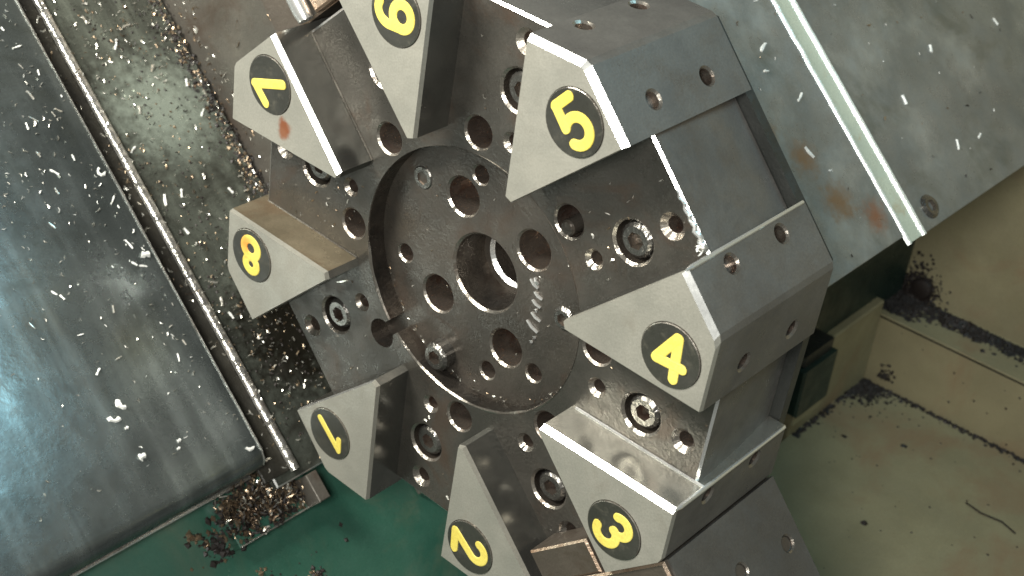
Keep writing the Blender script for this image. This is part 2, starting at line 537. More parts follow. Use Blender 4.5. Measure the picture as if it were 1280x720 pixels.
# stamped, worn-bright marks
st = MB()
stroke = [((0.197, -0.003), (0.222, -0.033)), ((0.216, 0.003), (0.226, -0.018)), ((0.205, -0.047), (0.232, -0.070)), ((0.190, -0.075), (0.218, -0.100)),
          ((0.176, -0.120), (0.208, -0.148)), ((0.150, -0.150), (0.186, -0.190)), ((0.168, -0.205), (0.172, -0.211)), ((0.150, -0.222), (0.156, -0.228)),
          ((0.196, -0.108), (0.200, -0.113))]
for (p, q) in stroke:
    tube(st, [HUB(p[0] + 0.012, p[1] + 0.01, -0.001), HUB((p[0] + q[0]) / 2 + 0.012, (p[1] + q[1]) / 2 + 0.01, -0.0045), HUB(q[0] + 0.012, q[1] + 0.01, -0.001)], [0.005, 0.0065, 0.005], 'edge', 6)
st.build('stamped_mark', turret, smooth=True)
for (r, a, rr, h, base) in ((0.38, 121.8, 0.047, 0.004, -0.002), (0.404, 230.4, 0.052, 0.055, -0.002), (0.345, -19.5, 0.042, 0.012, -0.002)):
    s_ = socket_screw(HUB, *pol(r, a), rr, h, 0.4, base=base)
    o = s_.build('socket_screw', turret, smooth=False)
# pocket screws
for sa in slots:
    x, y = loc2(sa, 0.732, -0.088)
    socket_screw(FLOOR, x, y, 0.055, -0.010, 0.3 + sa, base=-0.068).build('socket_screw', turret)
pin = MB()
x, y = loc2(22.5, 0.515, 0.028)
lathe(pin, FLOOR, x, y, [(0.026, -0.15), (0.026, -0.004), (0.020, 0.004)], 'hub', 20)
pin.build('locating_pin', turret)

# the eight numbered wedge blocks
kT, kLO, kC, kHI = (0.495, -0.023), (0.986, -0.232), (1.0824, 0.0), (1.002, 0.195)


def blunt(T, A, B, d):
    T, A, B = Vector(T), Vector(A), Vector(B)
    return tuple(T + (A - T).normalized() * d), tuple(T + (B - T).normalized() * d)


tB, tA = blunt(kT, kHI, kLO, 0.036)
cB, cA = blunt(kC, kLO, kHI, 0.012)
kite = [tA, kLO, cB, cA, kHI, tB]


def rotpt(p, a):
    return (p[0] * math.cos(a) - p[1] * math.sin(a), p[0] * math.sin(a) + p[1] * math.cos(a))


def arc(cx, cy, r, a0, a1, n=22, ry=None):
    ry = ry or r
    return [(cx + r * math.cos((a0 + (a1 - a0) * i / n) * D), cy + ry * math.sin((a0 + (a1 - a0) * i / n) * D)) for i in range(n + 1)]


# hand painted looking numerals: strokes with round ends
GLYPH = {
    1: [[(0, -0.068), (0, 0.068)], [(0, 0.068), (-0.033, 0.036)]],
    2: [arc(0, 0.034, 0.035, 165, -38) + [(-0.036, -0.064)], [(-0.036, -0.066), (0.038, -0.066)]],
    3: [arc(-0.002, 0.034, 0.033, 155, -85), arc(-0.002, -0.032, 0.037, 85, -155)],
    4: [[(0.020, -0.068), (0.020, 0.066)], [(0.018, 0.066), (-0.042, -0.022)], [(-0.042, -0.024), (0.044, -0.024)]],
    5: [[(0.032, 0.068), (-0.026, 0.067)], [(-0.026, 0.067), (-0.033, 0.004)], arc(-0.001, -0.026, 0.041, 142, -142)],
    6: [arc(0.006, 0.022, 0.042, 62, 180, 16, 0.048) + [(-0.036, -0.02)] + arc(0, -0.028, 0.037, 180, 535, 34)],
    7: [[(-0.036, 0.062), (0.037, 0.060)], [(0.037, 0.060), (-0.030, -0.064)]],
    8: [arc(0, 0.035, 0.028, -90, 270, 30), arc(0, -0.030, 0.035, 90, 450, 34)],
}


def stroke_mesh(paths, w, h):
    """raised flat-topped strokes with round ends"""
    V, F = [], []
    prof = [(-1, 0), (-0.93, 0.75), (-0.72, 1), (0.72, 1), (0.93, 0.75), (1, 0)]
    for si, path in enumerate(paths):
        P = [Vector((x, y)) for x, y in path]
        closed = (P[0] - P[-1]).length < 1e-4
        rows = []
        T = []
        for i in range(len(P)):
            t = (P[min(i + 1, len(P) - 1)] - P[max(i - 1, 0)])
            if closed and i in (0, len(P) - 1):
                t = P[1] - P[-2]
            T.append(t.normalized())
        if not closed:
            for a_ in (88, 65, 40, 20):
                rows.append((P[0] - T[0] * w * math.sin(a_ * D), T[0], w * math.cos(a_ * D)))
        for p, t in zip(P, T):
            rows.append((p, t, w))
        if not closed:
            for a_ in (20, 40, 65, 88):
                rows.append((P[-1] + T[-1] * w * math.sin(a_ * D), T[-1], w * math.cos(a_ * D)))
        b = len(V); n = len(prof)
        for ri, (p, t, ww) in enumerate(rows):
            nn = Vector((-t.y, t.x))
            hh_ = h + 0.0004 * si + 0.0006 * ri / len(rows)
            for (u, z) in prof:
                q = p - nn * u * ww
                V.append((q.x, q.y, z * hh_))
        for r_ in range(len(rows) - 1):
            for k_ in range(n - 1):
                F.append((b + r_ * n + k_, b + r_ * n + k_ + 1, b + (r_ + 1) * n + k_ + 1, b + (r_ + 1) * n + k_))
    return V, F


for k in range(1, 9):
    a = (k - 4) * 45 * D
    w = MB()
    poly = [rotpt(p, a) for p in kite]
    CH = 0.017
    # edges in order: tip-lo, lo-corner, corner, corner-hi, hi-tip, tip; only some are ground to a bright chamfer
    wide = {7: {0: 0.013}, 3: {4: 0.016}, 5: {1: 0.018, 2: 0.018, 3: 0.018}, 4: {3: 0.014, 2: 0.010}, 2: {0: 0.008}, 1: {0: 0.004}}.get(k, {})
    ds = [wide.get(i, 0.003) for i in range(6)]
    top = inset(poly, ds)
    bc = rotpt((0.913, -0.066), a)
    rec = circ(*bc, 0.1035, 40)
    region(w, TOP, top, [rec], 'wedge_face')
    loft(w, TOP, rec, 0, circ(*bc, 0.1015, 40), 0.006, 'wedge_face')
    # chamfers, bright where they are ground, narrow elsewhere
    n = len(poly)
    for i in range(n):
        j = (i + 1) % n
        mid_i = TOP(*poly[i], CH); mid_j = TOP(*poly[j], CH)
        w.add([mid_i, mid_j, TOP(*top[j]), TOP(*top[i])], [(0, 1, 2, 3)], 'edge' if i in wide and not (k == 4 and i == 2) else 'wedge_face')
    # sides: the two outer ones have threaded holes, the two inner ones are pocket walls
    for i in range(n):
        j = (i + 1) % n
        p, q = Vector(poly[i]), Vector(poly[j])
        L = (q - p).length; ex = (q - p) / L
        nn = Vector((ex.y, -ex.x, 0))
        fr = Fr((p.x, p.y, -CH), (ex.x, ex.y, 0), (0, 0, 1), nn)
        zz = ZB + CH
        hl = []
        if i in (1, 3):
            xm = 0.150 if i == 3 else L - 0.150
            for z in (-0.19, -0.45):
                hl.append(drill(w, fr, xm, z + CH, 0.026, 0.07, ch=0.007, n=20))
        region(w, fr, [(0, 0), (0, zz), (L, zz), (L, 0)], hl, 'side' if i in (1, 2, 3) else {(3, 4): 'polished', (8, 0): 'stained', (1, 5): 'polished', (2, 5): 'polished', (8, 5): 'polished'}.get((k, i), 'wall'))  # 'polished' is the paler wall steel with lit brightness in its colour
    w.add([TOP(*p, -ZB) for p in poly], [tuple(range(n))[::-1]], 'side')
    if k in (3, 7, 8):
        p_, q_ = (poly[4], poly[5]) if k == 3 else (poly[0], poly[1])
        nrm = Vector((q_[1] - p_[1], p_[0] - q_[0])).normalized() * 0.002
        rr_ = 0.006 if k == 3 else 0.0035
        f_ = 0.97 if k == 3 else 0.93
        tube(w, [(p_[0] + nrm.x, p_[1] + nrm.y, ZF + 0.001), (p_[0] + (q_[0] - p_[0]) * f_ + nrm.x, p_[1] + (q_[1] - p_[1]) * f_ + nrm.y, ZF + 0.001)], rr_, 'edge' if k == 3 else 'rim', 8)
    if k in (3, 4):
        hx, hy = rotpt((kHI[0] + 0.001, kHI[1]), a)
        tube(w, [(hx, hy, -0.004), (hx, hy, -0.03), (hx, hy, ZB + 0.01)], [0.003, 0.008, 0.0055], 'edge', 8)
    wo = w.build('numbered_wedge', turret)
    wo['label'] = 'grey steel wedge block with a round black badge and yellow numeral %d' % k
    b = MB()
    lathe(b, TOP, *bc, [(0.1012, -0.0055), (0.1012, 0.003), (0.0985, 0.0045)], 'rim', 40, cap=False)
    lathe(b, TOP, *bc, [(0.0985, 0.0045), (0.0980, 0.0046)], 'badge', 40)
    bo = b.build('badge', wo)
    pts, fs = stroke_mesh(GLYPH[k], 0.0125 if k == 1 else 0.0165, 0.0022)
    nb = MB()
    ra = a - 18 * D
    out = []
    for p in pts:
        x, y = rotpt((p[0] * 1.03, p[1]), ra)
        out.append((bc[0] + x, bc[1] + y, p[2] + 0.0046))
    nb.add(out, fs, 'yellow')
    no = nb.build('numeral', wo)
    no['label'] = 'yellow painted numeral %d' % k


# burrs of swarf caught at the pocket corner beside wedge 4
# ------------------------------------------------------------------ tool blocks bolted to two flats
def tool_block(ang, label, nose=True, t0=-0.16, t1=0.12, zt=-0.022, s0=-0.41, s1=0.41, r_out=2.3):
    a = ang * D
    u = Vector((math.cos(a), math.sin(a), 0)); v = Vector((-math.sin(a), math.cos(a), 0))
    P = lambda r, t, z: u * r + v * t + E3 * z
    e = empty('tool_block', P(1.003, 0, ZB), label, 'tool block')
    mb = MB()
    Q = lambda z, r, t: P(r, t, z)
    slab(mb, Q, ZB + 0.002, -0.012, 1.004, r_out, s0, s1, 'block', 0.008, 'copper')
    f = Fr(P(0, s1, 0), u, E3, v)
    if nose:
        hl = [drill(mb, f, 1.213, -0.54, 0.026, 0.06, ch=0.006, n=20), drill(mb, f, 1.185, -0.293, 0.026, 0.06, ch=0.006, n=20),
              drill(mb, f, 1.56, -0.45, 0.026, 0.06, ch=0.006, n=20)]
        fr2 = Fr(P(0, s1 + 0.002, 0), u, E3, v)
    body = mb.build('block_body', e)
    if nose:
        sp = MB()
        fr2 = Fr(P(0, s1 + 0.010, 0), u, E3, v)
        hl = [drill(sp, fr2, 1.213, -0.54, 0.026, 0.009, ch=0.006, n=20, floor='groove'), drill(sp, fr2, 1.185, -0.293, 0.026, 0.009, ch=0.006, n=20, floor='groove'),
              drill(sp, fr2, 1.56, -0.42, 0.026, 0.009, ch=0.006, n=20, floor='groove')]
        region(sp, fr2, [(1.004, -0.03), (r_out, -0.03), (r_out, ZB), (1.004, ZB)], hl, 'blockside')
        L = [(1.004, -0.03), (r_out, -0.03), (r_out, ZB), (1.004, ZB)]
        loft(sp, fr2, L, 0, L, 0.012, 'blockside')
        sp.build('side_plate', e)
        nm = MB()
        slab(nm, Q, ZF + 0.003, zt, 0.885, 1.003, t0, t1, 'block', 0.007, 'copper')
        nm.build('tongue', e)
    return e, P


blk, _ = tool_block(-67.5, 'brown faced tool block with worn copper coloured edges, bolted on between wedges 2 and 3')
b2, P2 = tool_block(112.5, 'dark tool block behind wedge 7 carrying a polished steel rod, at the top', nose=False, s0=-0.36, s1=0.36, r_out=1.9)
b2.children[0].location.z -= 0.16 * S
cp = MB()
Q2 = lambda z, r, t: P2(r, t, z)
slab(cp, Q2, -0.30, -0.135, 1.006, 1.35, -0.085, 0.085, 'copper', 0.008, 'copper')
cp.build('copper_shim', b2)
rd = MB()
frr = [P2(1.000, 0.118, -0.118), P2(1.03, 0.119, -0.118), P2(1.8, 0.125, -0.118)]
tube(rd, frr, [0.026, 0.031, 0.031], 'edge', 20)
ro = rd.build('steel_rod', at=P2(1.0, 0.12, -0.15), smooth=True)
tag(ro, 'short polished steel rod lying on the tool block behind wedge 7', 'rod')

# ------------------------------------------------------------------ slanted bed: covers, wiper rail, plates
# left way cover, its lower edge rolled over
cv = MB()
NB = 10
prof = []            # (e1, e2) down the slope
for i in range(13):
    t = i / 12
    prof.append((-1.30 + 0.012 * math.sin(t * 3.1), 3.2 - (3.2 + 0.13) * t))
for i in range(1, 9):
    b = i / 8 * 88 * D
    prof.append((-1.30 - 0.07 * (1 - math.cos(b)), -0.13 - 0.07 * math.sin(b)))
prof.append((-1.53, -0.204))
prof[-1] = (-1.50, -0.2005)
zs = [0.030, 0.0305, 0.032, 0.036, 0.046, 0.085, 0.12, 0.30, 0.8, 1.6, 3.4]
dz = [-0.060, -0.012, -0.006, -0.002, 0, 0, 0, 0, 0, 0, 0]
vs, fs = [], []
for (p, q) in prof:
    for z, dd in zip(zs, dz):
        vs.append(E(p + dd, q, z))
k = len(zs)
for i in range(len(prof) - 1):
    for j in range(k - 1):
        fs.append((i * k + j, i * k + j + 1, (i + 1) * k + j + 1, (i + 1) * k + j))
cv.add(vs, fs, 'cover')
cover = cv.build('way_cover', at=E(-1.42, 0, 0.5), smooth=True)
tag(cover, 'large dark oily sheet steel way cover with a rolled lower edge, at the far left', 'machine cover')
lip = MB()
tube(lip, [E(p[0] - 0.001, p[1], 0.0335 + 0.001 * math.sin(i * 2.3)) for i, p in enumerate(prof[:19])], [0.0035 + 0.0012 * math.sin(i * 1.7) for i in range(19)], 'ridge', 6)  # bright tube added for the highlight and wear along the sheet edge
lip.build('sheet_edge_highlight_and_wear', cover, smooth=True)
lip = MB()
slab(lip, E, -1.53, -1.468, -0.216, -0.2005, 0.03, 3.4, 'ridge', 0.004, 'edge')
lip.build('edge_lip', cover)

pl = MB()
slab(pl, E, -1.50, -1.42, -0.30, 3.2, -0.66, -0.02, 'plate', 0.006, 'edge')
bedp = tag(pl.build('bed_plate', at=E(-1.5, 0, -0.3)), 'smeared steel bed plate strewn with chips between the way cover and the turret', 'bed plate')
gr = MB()
slab(gr, E, -1.42, -1.405, -0.26, 3.2, -0.10, 0.028, 'groove', 0.004, 'groove')
gro = gr.build('wiper_strip', at=E(-1.42, 0, -0.04))
tag(gro, 'grimy black wiper strip with a bright metal edge beside the left way cover', 'wiper strip')
rg = MB()
pts = []
N = 240
vs, fs = [], []
for i in range(N + 1):
    e2 = -0.27 + (3.2 + 0.27) * i / N
    wob = 0.0022 * math.sin(i * 1.7) + 0.0018 * math.sin(i * 3.9)
    for q in range(9):
        b = math.pi * q / 8
        vs.append(E(-1.402 + 0.017 * math.sin(b) + wob, e2, -0.118 - 0.021 * math.cos(b) + wob * 0.6))
for i in range(N):
    for j in range(8):
        fs.append((i * 9 + j, (i + 1) * 9 + j, (i + 1) * 9 + j + 1, i * 9 + j + 1))
rg.add(vs, fs, 'ridge')
rg.build('metal_edge', gro, smooth=True)

# green casting below
gb = MB()
slab(gb, E, -2.4, -1.56, -5.5, 0.6, -1.15, 5.0, 'green', 0.02, 'green')
tag(gb.build('machine_bed', at=E(-2.4, 0, 0)), 'green enamelled machine bed casting below the covers and the turret', kind='structure')
# catch tray under the covers' corner
tr = MB()
slab(tr, E, -1.559, -1.50, -0.43, -0.22, -0.20, 0.20, 'green', 0.004, 'green')
tray = tr.build('catch_tray', at=E(-1.56, -0.3, 0))
tag(tray, 'catch tray full of steel chips below the corner of the way cover', 'tray')
w_ = MB()
slab(w_, E, -1.50, -1.40, -0.43, -0.31, -0.20, -0.145, 'front', 0.003, 'front')
slab(w_, E, -1.4995, -1.485, -0.43, -0.424, -0.144, 0.20, 'ridge', 0.001, 'ridge')
w_.build('tray_rim', tray)

# turret housing behind the turret
hs = MB()
fz = -0.68
frF = Fr((0, 0, fz), E1, E2, E3)
region(hs, frF, [(-1.55, -0.62), (0.292, -0.62), (0.292, 3.4), (-1.55, 3.4)], [], 'front')
P8 = lambda a, b, c: E(a, b, c)
hs.add([P8(0.292, -0.62, fz), P8(0.292, -0.62, -5.2), P8(0.292, 3.4, -5.2), P8(0.292, 3.4, fz)], [(0, 1, 2, 3)], 'galv')
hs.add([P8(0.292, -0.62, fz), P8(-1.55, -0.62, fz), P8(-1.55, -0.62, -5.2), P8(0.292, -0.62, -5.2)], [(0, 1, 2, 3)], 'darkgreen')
house = hs.build('turret_housing', at=E(-1.3, 0, -2))
tag(house, 'big steel turret housing behind the turret with a grey front and galvanised top plate', 'machine housing')
tp = MB()
slab(tp, E, 0.2925, 0.3025, -0.628, 3.4, -1.985, fz - 0.004, 'galv', 0.003, 'galv')
tp.build('top_plate', house)
tp = MB()
slab(tp, E, 0.2925, 0.3025, -0.665, 3.4, -5.2, -2.115, 'galv', 0.003, 'galv')
tp.build('top_plate', house)
sp = MB()
slab(sp, E, 0.2925, 0.2985, -0.665, 3.4, -2.114, -1.986, 'strip', 0.001, 'strip')
spo = sp.build('guide_strip', house)
for zc, wd in ((-1.990, 0.014), (-2.112, 0.016)):
    rb = MB()
    N = 140
    vs, fs = [], []
    for i in range(N + 1):
        e2 = -0.667 + 4.06 * i / N
        wob = 0.004 * math.sin(i * 1.31) * math.sin(i * 0.37) if zc > -2 and e2 > 0.0 else 0.0008 * math.sin(i)
        for (da, dc) in ((0.2985, wd), (0.309, wd * 0.5), (0.311, -wd * 0.2), (0.2985, -wd)):
            vs.append(E(da, e2, zc + dc + wob))
    for i in range(N):
        for j in range(3):
            fs.append((i * 4 + j, (i + 1) * 4 + j, (i + 1) * 4 + j + 1, i * 4 + j + 1))
    rb.add(vs, fs, 'stripedge')
    rb.build('strip_edge', spo, smooth=True)
frP = Fr(E(0.3025, 0, 0), E2, E3, E1)
sc = socket_screw(frP, -0.585, -2.235, 0.050, 0.016, 0.2, base=0.0)
so = sc.build('plate_screw', house)

# ------------------------------------------------------------------ coolant tray and back wall, lower right
A0, U0, ZD, UL, ZW = 0.047, -1.965, -3.55, -1.55, -3.86
cr = MB()
slabAU = lambda u, a, z: AU(a, u, z)
slab(cr, slabAU, U0 - 0.1, U0, A0, 6.0, ZD, -1.25, 'cream', 0.0)
ct = cr.build('coolant_tray', at=AU(A0, U0 - 0.1, -2.5))
tag(ct, 'cream painted coolant tray with a raised step, dirty in its corners, lower right', 'coolant tray')
st_ = MB()
slab(st_, lambda z, a, u: AU(a, u, z), ZW - 0.02, ZD, A0 - 0.35, 6.0, U0 - 0.1, UL, 'cream', 0.006, 'cream')
st_.build('step', ct)
sd = MB()
slab(sd, lambda a, u, z: AU(a, u, z), A0 - 0.35, A0, U0 - 0.1, UL + 0.085, ZD + 0.001, -2.76, 'cream', 0.008, 'cream')
sd.build('side_rib', ct)
lp = MB()
slab(lp, lambda z, a, u: AU(a, u, z), ZD + 0.001, ZD + 0.010, A0 + 0.0, 6.0, UL - 0.004, UL + 0.008, 'cream', 0.002, 'cream')
lp.build('step_lip', ct)
sm = MB()
slab(sm, lambda z, a, u: AU(a, u, z), ZD + 0.0005, ZD + 0.006, A0 + 0.0, 6.0, UL - 0.016, UL - 0.0045, 'groove', 0.0)
sm.build('seam', ct)
bw = MB()
slab(bw, lambda z, a, u: AU(a, u, z), ZW - 0.3, ZW, -0.6, 7.0, -2.4, 4.0, 'cream', 0.0)
wl = bw.build('back_wall', at=AU(0, -2, ZW))
tag(wl, 'cream painted back wall of the machine at right', kind='structure')
gw = MB()
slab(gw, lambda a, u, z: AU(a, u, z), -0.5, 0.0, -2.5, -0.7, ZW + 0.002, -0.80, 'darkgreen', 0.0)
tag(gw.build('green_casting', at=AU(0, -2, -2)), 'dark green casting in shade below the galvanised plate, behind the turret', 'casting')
# bracket: dark green block with a black cap and a cream foot
bk = MB()
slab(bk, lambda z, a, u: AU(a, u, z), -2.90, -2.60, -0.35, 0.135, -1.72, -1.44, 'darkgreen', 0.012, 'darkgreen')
bko = bk.build('bracket', at=AU(0, -1.8, -2.75))
tag(bko, 'small dark green bracket with a black cap on the cream tray rib beside the turret', 'bracket')
ck = MB()
slab(ck, lambda z, a, u: AU(a, u, z), -2.88, -2.60, -0.30, 0.110, -1.4395, -1.37, 'blackpart', 0.03, 'blackpart')
ck.build('cap', bko)
ck = MB()
slab(ck, lambda z, a, u: AU(a, u, z), -2.88, -2.61, -0.30, 0.125, -1.775, -1.7205, 'cream', 0.006, 'cream')
ck.build('foot', bko)
# round grimy plug on the wall
kb = MB()
frW = Fr(AU(0, 0, ZW), NA, NU, E3)
lathe(kb, frW, 0.115, -1.475, [(0.060, 0.0), (0.060, 0.02), (0.052, 0.035), (0.03, 0.042)], 'crumb', 24)
tag(kb.build('drain_plug', at=AU(0.115, -1.475, ZW), smooth=True), 'round grimy plug on the cream back wall above the dirt', 'plug')


# ------------------------------------------------------------------ chips, crumbs and dirt
def chip_shape(L, w, bend, th=0.0012):
    """a small bent ribbon of swarf, lying in xy"""
    vs = []
    n = 3
    for i in range(n):
        t = i / (n - 1) - 0.5
        y = bend * (t * t * 4 - 1) * L * 0.5
        ww = w * (1 - 0.5 * abs(t) * 2 * 0.6)
        vs += [(t * L, y - ww / 2, 0), (t * L, y + ww / 2, th + w * 0.4), (t * L, y + ww / 2, 0)]
    fs = []
    for i in range(n - 1):
        b = 3 * i
        fs += [(b, b + 3, b + 4, b + 1), (b + 1, b + 4, b + 5, b + 2), (b + 2, b + 5, b + 3, b)]
    fs += [(0, 1, 2), (3 * n - 3, 3 * n - 1, 3 * n - 2)]
    return [Vector(v) for v in vs], fs


def scatter(mb, pts, P, mats, lmin, lmax, lift=0.0, tilt=0.25, dirn=None):
    """P(x, y, h): place on a surface; pts: list of (x, y)"""
    for (x, y) in pts:
        L = random.uniform(lmin, lmax) * random.choice((0.5, 0.7, 1, 1))
        vs, fs = chip_shape(L, L * random.uniform(0.12, 0.35), random.uniform(-0.6, 0.6))
        a = random.uniform(0, 2 * math.pi) if dirn is None else random.gauss(dirn, 0.7)
        tl = random.uniform(-tilt, tilt); h = random.uniform(0, lift)
        ca, sa = math.cos(a), math.sin(a)
        out = []
        for v in vs:
            z = v.z + abs(tl) * L * 0.5 + v.x * tl + h
            out.append(P(x + v.x * ca - v.y * sa, y + v.x * sa + v.y * ca, z + 0.0008))
        mb.add(out, fs, random.choice(mats))


def crumbs(mb, pts, P, size, mats):
    for (x, y) in pts:
        r = size * random.uniform(0.3, 1.0) ** 1.5
        q = [(r * random.uniform(.6, 1.2), 0, 0), (0, r * random.uniform(.6, 1.2), 0), (-r * random.uniform(.6, 1.2), 0, 0), (0, -r * random.uniform(.6, 1.2), 0), (0, 0, r * random.uniform(0.4, 1))]
        a = random.uniform(0, 6.3); ca, sa = math.cos(a), math.sin(a)
        mb.add([P(x + v[0] * ca - v[1] * sa, y + v[0] * sa + v[1] * ca, v[2]) for v in q], [(0, 1, 4), (1, 2, 4), (2, 3, 4), (3, 0, 4)], random.choice(mats))


def cover_h(b):      # height of the cover's sheet at e2 = b
    t = (3.2 - b) / 3.33
    return -1.30 + 0.012 * math.sin(t * 3.1)


PC = lambda x, y, h: E(cover_h(y) + h + 0.001, y, x)
PP = lambda x, y, h: E(-1.42 + h, y, x)
PT = lambda x, y, h: E(-1.50 + h, y, x)
PG = lambda x, y, h: E(0.3025 + h, y, x)
PF = lambda x, y, h: E(x, y, fz + h)
PB = lambda x, y, h: E(-1.56 + h, y, x)
BR = ['chip', 'chip', 'chipbrown']

mb = MB()
pts = [(random.uniform(0.07, 1.25), random.uniform(-0.03, 2.0)) for _ in range(220)]
pts += [(abs(random.gauss(0.07, 0.07)) + 0.06, random.uniform(0, 2.0)) for _ in range(110)]
pts += [(random.gauss(0.42, 0.16), random.gauss(1.25, 0.25)) for _ in range(150)]
pts = [p for p in pts if 0.06 < p[0]]
scatter(mb, pts, PC, ['chip', 'chip', 'chip', 'white'], 0.006, 0.020)
tag(mb.build('fine_chips'), 'fine steel chips sprinkled over the left way cover', 'metal chips', kind='stuff')
mb = MB()
pts = [(random.uniform(-0.66, -0.15), random.uniform(-0.28, 1.95)) for _ in range(300)]
pts += [(-0.655 + abs(random.gauss(0, 0.045)), random.uniform(0.3, 1.9)) for _ in range(420)]
pts += [(random.gauss(-0.30, 0.07), random.uniform(0.0, 1.95)) for _ in range(200)]
pts += [(random.gauss(-0.30, 0.1), random.gauss(0.35, 0.2)) for _ in range(120)]
pts += [(random.gauss(-0.45, 0.12), random.gauss(1.65, 0.18)) for _ in range(220)]
pts = [p for p in pts if -0.66 < p[0] < -0.145 and -0.29 < p[1]]
scatter(mb, pts, PP, ['chip', 'chip', 'chipbrown', 'crumb'], 0.006, 0.022, 0.004, 0.4)
tag(mb.build('plate_chips'), 'steel and brown chips strewn thickly over the bed plate', 'metal chips', kind='stuff')
mb = MB()
crumbs(mb, [(random.gauss(-0.63, 0.025), random.uniform(0.35, 1.95)) for _ in range(900)], PP, 0.014, ['crumb', 'crumb', 'chipbrown'])
crumbs(mb, [(random.uniform(-0.6, -0.15), random.uniform(-0.28, 1.9)) for _ in range(700)], PP, 0.009, ['crumb', 'crumb', 'chipbrown'])
tag(mb.build('dark_grit'), 'dark brown grit packed along the foot of the turret housing', 'grit', kind='stuff')
mb = MB()
pts = [(random.uniform(-0.095, 0.02), random.uniform(-0.25, 1.95)) for _ in range(150)]
scatter(mb, pts, lambda x, y, h: E(-1.405 + h, y, x), BR, 0.008, 0.03)
pts = [(random.gauss(-0.116, 0.010), random.uniform(-0.2, 1.95)) for _ in range(150)]
scatter(mb, pts, lambda x, y, h: E(-1.380 + h, y, x), BR, 0.006, 0.018, 0.0, 0.2)
tag(mb.build('groove_chips'), 'bright chips caught along the wiper strip and its metal edge', 'metal chips', kind='stuff')
# pile in the catch tray
mb = MB()
pts = []
while len(pts) < 950:
    x, y = random.gauss(-0.0, 0.12), random.gauss(-0.315, 0.055)
    if -0.14 < x < 0.23 and -0.425 < y < -0.21:
        if (x - 0.06) ** 2 + (y + 0.385) ** 2 > 0.028 ** 2:
            pts.append((x, y))
scatter(mb, pts, PT, ['chip', 'chipbrown', 'chipbrown', 'chipbrown', 'chipbrown', 'crumb', 'crumb'], 0.010, 0.030, 0.05, 0.7)
crumbs(mb, pts[:700], lambda x, y, h: E(-1.50 + h * 1.5 + 0.004, y, x), 0.020, ['crumb', 'chipbrown', 'crumb'])
tag(mb.build('chip_pile'), 'pile of tangled brown and bright chips heaped in the catch tray', 'metal chips', kind='stuff')
mb = MB()
crumbs(mb, [(random.gauss(0.22, 0.06), random.gauss(-0.36, 0.035)) for _ in range(160)], PB, 0.022, ['crumb', 'chipbrown', 'crumb'])
crumbs(mb, [(random.gauss(0.22, 0.25), random.gauss(-0.62, 0.05)) for _ in range(26)], PB, 0.018, ['crumb'])
for (cx_, cy_, n_, sd_) in ((0.32, -0.50, 12, 0.012), (0.36, -0.53, 12, 0.014), (0.44, -0.49, 9, 0.012), (-0.06, -0.68, 26, 0.014), (0.21, -0.67, 14, 0.012), (0.15, -0.55, 4, 0.01)):
    crumbs(mb, [(random.gauss(cx_, sd_ * 1.6), random.gauss(cy_, sd_)) for _ in range(n_)], PB, 0.022, ['crumb', 'crumb', 'chipbrown'])
tag(mb.build('bed_grit'), 'dark crumbs of swarf scattered on the green machine bed', 'grit', kind='stuff')
# right plate
mb = MB()
pts = [(random.uniform(-4.0, -1.2), random.uniform(-0.6, 0.8)) for _ in range(90)]
pts = [p for p in pts if not (-2.13 < p[0] < -1.97)]
scatter(mb, pts, PG, ['white', 'chipbrown', 'crumb'], 0.008, 0.026)
tag(mb.build('plate_specks'), 'small chips and specks stuck to the galvanised plate', 'metal chips', kind='stuff')
mb = MB()
pts = [(random.uniform(-1.4, -0.6), random.uniform(0.5, 2.0)) for _ in range(60)]
pts += [(-1.38 + abs(random.gauss(0, 0.06)), random.uniform(0.5, 1.8)) for _ in range(120)]
scatter(mb, pts, PF, ['chip', 'chipbrown'], 0.010, 0.028)
tag(mb.build('housing_chips'), 'few chips stuck to the front of the turret housing', 'metal chips', kind='stuff')
# swarf on the turret
mb = MB()
bx = lambda x, y, h: Vector((x, y, ZF + h))
pts = []
for sa, nn in ((22.5, 16), (-22.5, 12), (67.5, 8), (157.5, 40), (202.5, 14), (-112.5, 8), (-67.5, 10)):
    for _ in range(nn):
        pts.append(loc2(sa, random.uniform(0.5, 0.96), random.uniform(-0.17, 0.14)))
scatter(mb, pts, bx, BR, 0.005, 0.018)
pts = [loc2(22.5, 0.974 + random.gauss(0, 0.006), random.uniform(-0.19, -0.03)) for _ in range(14)]
scatter(mb, pts, bx, ['chip', 'white'], 0.006, 0.016, 0.01, 0.9)
pts = [loc2(22.5, 0.965, -0.175 + random.gauss(0, 0.012)) for _ in range(12)]
scatter(mb, pts, lambda x, y, h: Vector((x, y, ZF + h + 0.004)), ['chip', 'white'], 0.008, 0.02, 0.02, 0.9)
pts = [pol(RH - 0.006 - abs(random.gauss(0, 0.006)), random.uniform(180, 330)) for _ in range(60)]
scatter(mb, pts, lambda x, y, h: Vector((x, y, ZH + h)), BR, 0.005, 0.016)
pts = [pol(math.sqrt(random.random()) * 0.45, random.uniform(0, 360)) for _ in range(40)]
pts = [p for p in pts if 0.16 < math.hypot(*p) < 0.44]
scatter(mb, pts, lambda x, y, h: Vector((x, y, ZH + h)), BR, 0.004, 0.010)
tag(mb.build('turret_swarf'), 'tiny slivers of swarf caught in the turret pockets', 'metal chips', kind='stuff')

